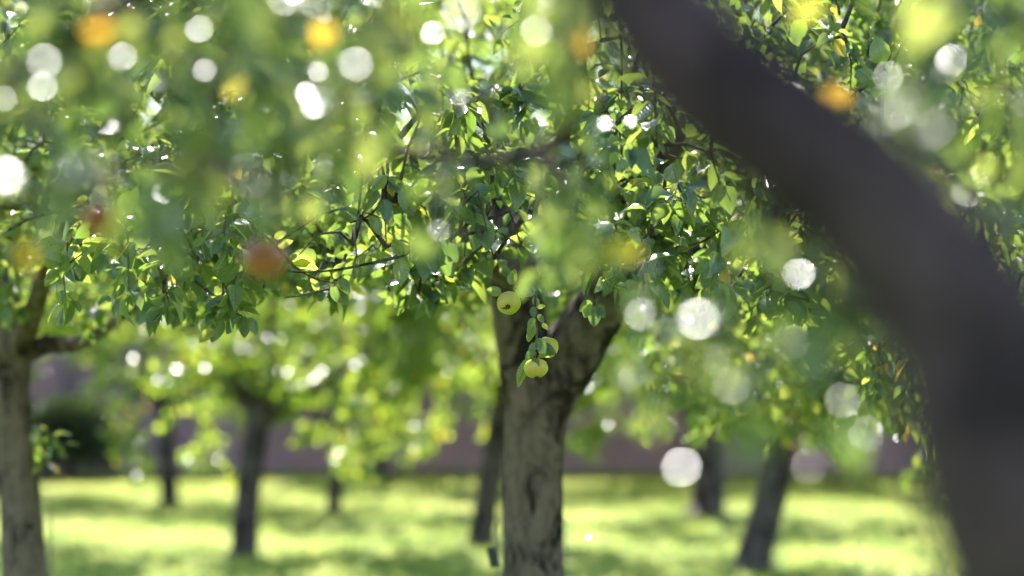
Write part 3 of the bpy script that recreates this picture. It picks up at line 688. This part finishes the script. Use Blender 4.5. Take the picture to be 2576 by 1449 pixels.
flat(lab); lab.rotation_euler = (0, math.radians(-14), 0); tag(lab, 'small dark label tied to the wire guard left of the middle trunk', 'label')
lt = obj('tie', build_mesh('tie', [(*tube([(0, 0, .03), (.012, 0, .06), (.035, 0, .085)], [.0012] * 3, 5), M_WIRE, None)]), lab)

# ------------------------------------------------------------------ the near tree, leaning across the right side
rs = RS(501)
DN = 1.5
fb = np.array([.47, 1.7, -.03])
trunk = [fb, np.array([.44, 1.65, .5]), P(2800, 2100, 1.56), P(2680, 1600, 1.53), P(2560, 1220, DN), P(2465, 900, DN), P(2320, 670, DN), P(2190, 520, DN), P(2020, 370, DN), P(1850, 245, DN), P(1722, 115, DN), P(1630, -20, DN), P(1540, -190, DN)]
rad = [.09, .08, .075, .069, .064, .058, .052, .050, .049, .047, .044, .041, .037]
limbs = [([P(1545, -185, DN), P(1380, -400, 1.8), P(1000, -520, 2.4), P(300, -500, 2.9)], .030, .012),
         ([P(1670, 50, DN), P(1720, -350, 2.0), P(1600, -500, 3.0), P(1300, -350, 3.7)], .026, .012),
         ([P(1630, -30, DN), P(2000, -400, 2.1), P(2300, -420, 2.6), P(2600, -400, 3.2)], .024, .012),
         ([P(1450, -420, 1.8), P(900, -350, 2.7), P(640, -60, 3.0), P(580, 120, 3.1), P(530, 250, 3.15)], .020, .012),
         ([P(1500, -480, 3.0), P(1440, 100, 3.2), P(1420, 330, 3.3), P(1300, 395, 3.3), P(1140, 400, 3.3), P(960, 370, 3.35)], .016, .009),
         ([P(800, -520, 2.5), P(500, -200, 2.5), P(340, 0, 2.6), P(120, 120, 2.7)], .018, .010)]
def fdens(a, b):        # how thick the near leaves hang in front of the view
    v = np.interp(b, [-400, 0, 350, 520, 700, 800], [1.0, 1.0, .95, .35, .06, 0])
    h = np.interp(a, [-300, 0, 500, 800, 1000, 1300, 1550, 1700, 1900, 2100, 2500, 2900], [1, 1, 1, .8, .5, .42, .35, .1, .08, .55, .75, .9])
    s = .22 if (1480 < a < 2250 and 450 < b < 1150) else 0
    return max(v * h, s)
tg = []; inview = 0
while len(tg) < 1300:
    d = rs.normal(size=3); d /= np.linalg.norm(d); u = rs.uniform(.15, 1) ** .5
    p = np.array([.2, 2.8, 2.4]) + d * np.array([2.3, 1.9, 1.35]) * u
    if p[1] < .9 and p[2] < 2.0: continue
    if np.linalg.norm(p - np.array([0, 0, 1.5])) < 1.5 or p[1] < -.4: continue
    if p[1] > .3:
        a, b = px_of(p); a, b = a[0], b[0]
        if -250 < a < 2830 and -200 < b < 1700:
            if p[1] < 2.25 or rs.uniform() > .85 * fdens(a, b): continue
            inview += 1
        elif p[2] < 1.35: continue
    elif p[2] < 1.9: continue
    tg.append(p)
def keep_near(q):
    a, b = px_of(q); ins = (a > -120) & (a < 2700) & (b > -120) & (b < 1600) & (q[:, 1] > .2)
    lim = np.interp(a, [-300, 900, 1100, 1500, 1560, 2250, 2350, 2900], [790, 760, 680, 700, 1160, 1100, 700, 700])
    return ~(ins & ((q[:, 1] < 1.9) | (b > lim)))
for n_, x0, x1, y0, y1, d0, d1 in ((52, -150, 1000, -120, 450, 2.5, 3.9), (9, 1000, 1560, -100, 480, 2.7, 4), (20, 2050, 2750, -100, 620, 2.4, 3.6), (8, 1500, 2280, 480, 1050, 2.2, 3.4), (4, 1100, 1500, 540, 700, 3.0, 4.0)):
    for k in range(n_): tg.append(P(rs.uniform(x0, x1), rs.uniform(y0, y1), rs.uniform(d0, d1)))
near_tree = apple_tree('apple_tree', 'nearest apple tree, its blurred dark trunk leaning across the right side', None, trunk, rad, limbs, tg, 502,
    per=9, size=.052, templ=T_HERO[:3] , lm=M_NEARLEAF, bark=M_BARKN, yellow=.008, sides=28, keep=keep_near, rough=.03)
NR = np.array(near_tree.location)
# single leaves of the near tree: turning leaves, and small curled ones that catch the sun
def near_leaf(px, py, d, size, tint, kind, ang=None, name='leaf'):
    p = P(px, py, d); v = p - np.array([0, 0, CAM_H]); v = -v / np.linalg.norm(v)
    if kind == 'glint': n = v + S3; n /= np.linalg.norm(n)
    else: n = -v * .75 + np.array([0, 0, .6])
    a = rs.uniform(0, 6.28) if ang is None else ang
    u = np.cross(n, [1, 0, 0]); u /= np.linalg.norm(u); x = np.cross(u, n); d_ = math.cos(a) * u + math.sin(a) * x
    q = p - d_ * size * .5
    return q - NR, d_, n, size, tint
flat_t = [leaf_template(5, .06, .04, wav=.0), leaf_template(5, .1, .08)]
TURN = [(815, 95, 3.1, .042, .96), (1455, 105, 3.0, .042, .975), (1470, 245, 3.3, .036, .965), (585, 215, 3.2, .034, .93), (2110, 225, 2.9, .05, .975), (685, 515, 3.5, .045, .925),
        (1560, 640, 3.0, .05, .93), (250, 80, 2.6, .04, .99), (270, 470, 3.1, .025, .99), (60, 650, 2.7, .03, .97), (2030, 30, 2.9, .04, .9),
        (745, 275, 3.1, .046, .8), (770, 520, 3.2, .052, .7), (300, 50, 2.8, .045, .78), (475, 100, 2.8, .05, .75), (485, 360, 2.7, .055, .8), (480, 440, 2.7, .055, .78), (160, 500, 2.9, .055, .74), (280, 600, 3, .04, .8),
        (640, 290, 2.9, .05, .76), (930, 390, 3, .055, .8), (1060, 385, 3.6, .04, .78), (1430, 225, 2.9, .055, .74), (1450, 640, 2.6, .065, .66), (2330, 60, 2.6, .07, .76), (2490, 240, 3.1, .045, .78), (1330, 120, 2.8, .05, .7)]
GL = [(890, 160, 2.7, .019), (710, -5, 2.7, .016), (495, 70, 2.8, .020), (305, 140, 3.1, .022), (105, 150, 2.9, .017), (105, 215, 2.9, .02), (1088, 80, 3.2, .016), (1160, 25, 2.2, .016),
      (1350, 75, 3.0, .012), (705, 375, 3.6, .02), (2400, 150, 2.75, .021), (2440, 485, 2.7, .026), (2235, 190, 2.7, .013), (2010, 690, 2.5, .016), (1712, 1176, 2.3, .015), (2180, 1090, 2.5, .007), (1985, 860, 2.1, .009),
      (2120, 1005, 2.5, .0085), (1680, 840, 2.5, .008), (1610, 790, 2.6, .008), (1800, 900, 2.5, .008), (2035, 1170, 2.35, .007), (1060, 470, 4.2, .016), (990, 270, 4.2, .016), (1585, 305, 4.0, .02),
      (455, 470, 3.4, .02), (2570, 820, 2.4, .018), (515, 175, 3.1, .018), (250, 430, 2.0, .008), (625, 440, 2.15, .008), (2030, 185, 2.6, .012), (1840, 970, 2.5, .009), (1535, 10, 2.4, .014), (1480, 1350, 5.0, .01), (10, 245, 2.9, .02)]
T_ALL = [near_leaf(x, y, d, s, t, 'turn') for x, y, d, s, t in TURN]
def leaf_batch(rows, tmpl, m):
    return leaves([r[0] for r in rows], [r[1] for r in rows], [r[2] for r in rows], [r[3] for r in rows], [r[4] for r in rows], tmpl, rs), m
for r in T_ALL:
    lv = leaves([r[0]], [r[1]], [r[2]], [r[3] * .95], [r[4]], T_HERO[:2], rs, np.array([1.3])); obj('leaf', build_mesh('leaf', [(lv[0], lv[1], lv[2], M_LEAF if r[4] > .92 else M_NEARLEAF, lv[3])]), near_tree)
from mathutils.bvhtree import BVHTree
vv = []; ff = []
for rt in (near_tree, mid_tree):
    for q in rt.children:
        if q.name.split('.')[0] not in ('crown', 'trunk', 'limb'): continue
        m_ = q.data; o3 = rt.location; base_ = len(vv)
        co = np.empty(len(m_.vertices) * 3, np.float32); m_.vertices.foreach_get('co', co); vv += [Vector(c) for c in (co.reshape(-1, 3) + np.array(o3)).tolist()]
        ff += [[base_ + i for i in p_.vertices] for p_ in m_.polygons]
bvh = BVHTree.FromPolygons(vv, ff)
def open_depth(x, y, d):               # the depth near d at which a leaf stands in the sun and in plain view
    for k in range(40):
        dd_ = d + (k // 2 + 1) * .03 * (1 if k % 2 else -1) if k else d
        if dd_ < 1.9: continue
        p = Vector(P(x, y, dd_)); v = Vector((0, 0, CAM_H)) - p
        if bvh.ray_cast(p, SUN, 20)[0] is None and bvh.ray_cast(p, v.normalized(), v.length)[0] is None: return dd_
    return d
for x, y, d, s in GL:
    d = open_depth(x, y, d)
    s *= (.5 if y < 560 else .64)
    r = near_leaf(x, y, d, s, rs.uniform(.2, .6), 'glint'); lv = leaves([r[0]], [r[1]], [r[2]], [r[3]], [r[4]], flat_t, rs, np.array([1.3]))
    obj('leaf', build_mesh('leaf', [(lv[0], lv[1], lv[2], M_NEARLEAF, lv[3])]), near_tree)
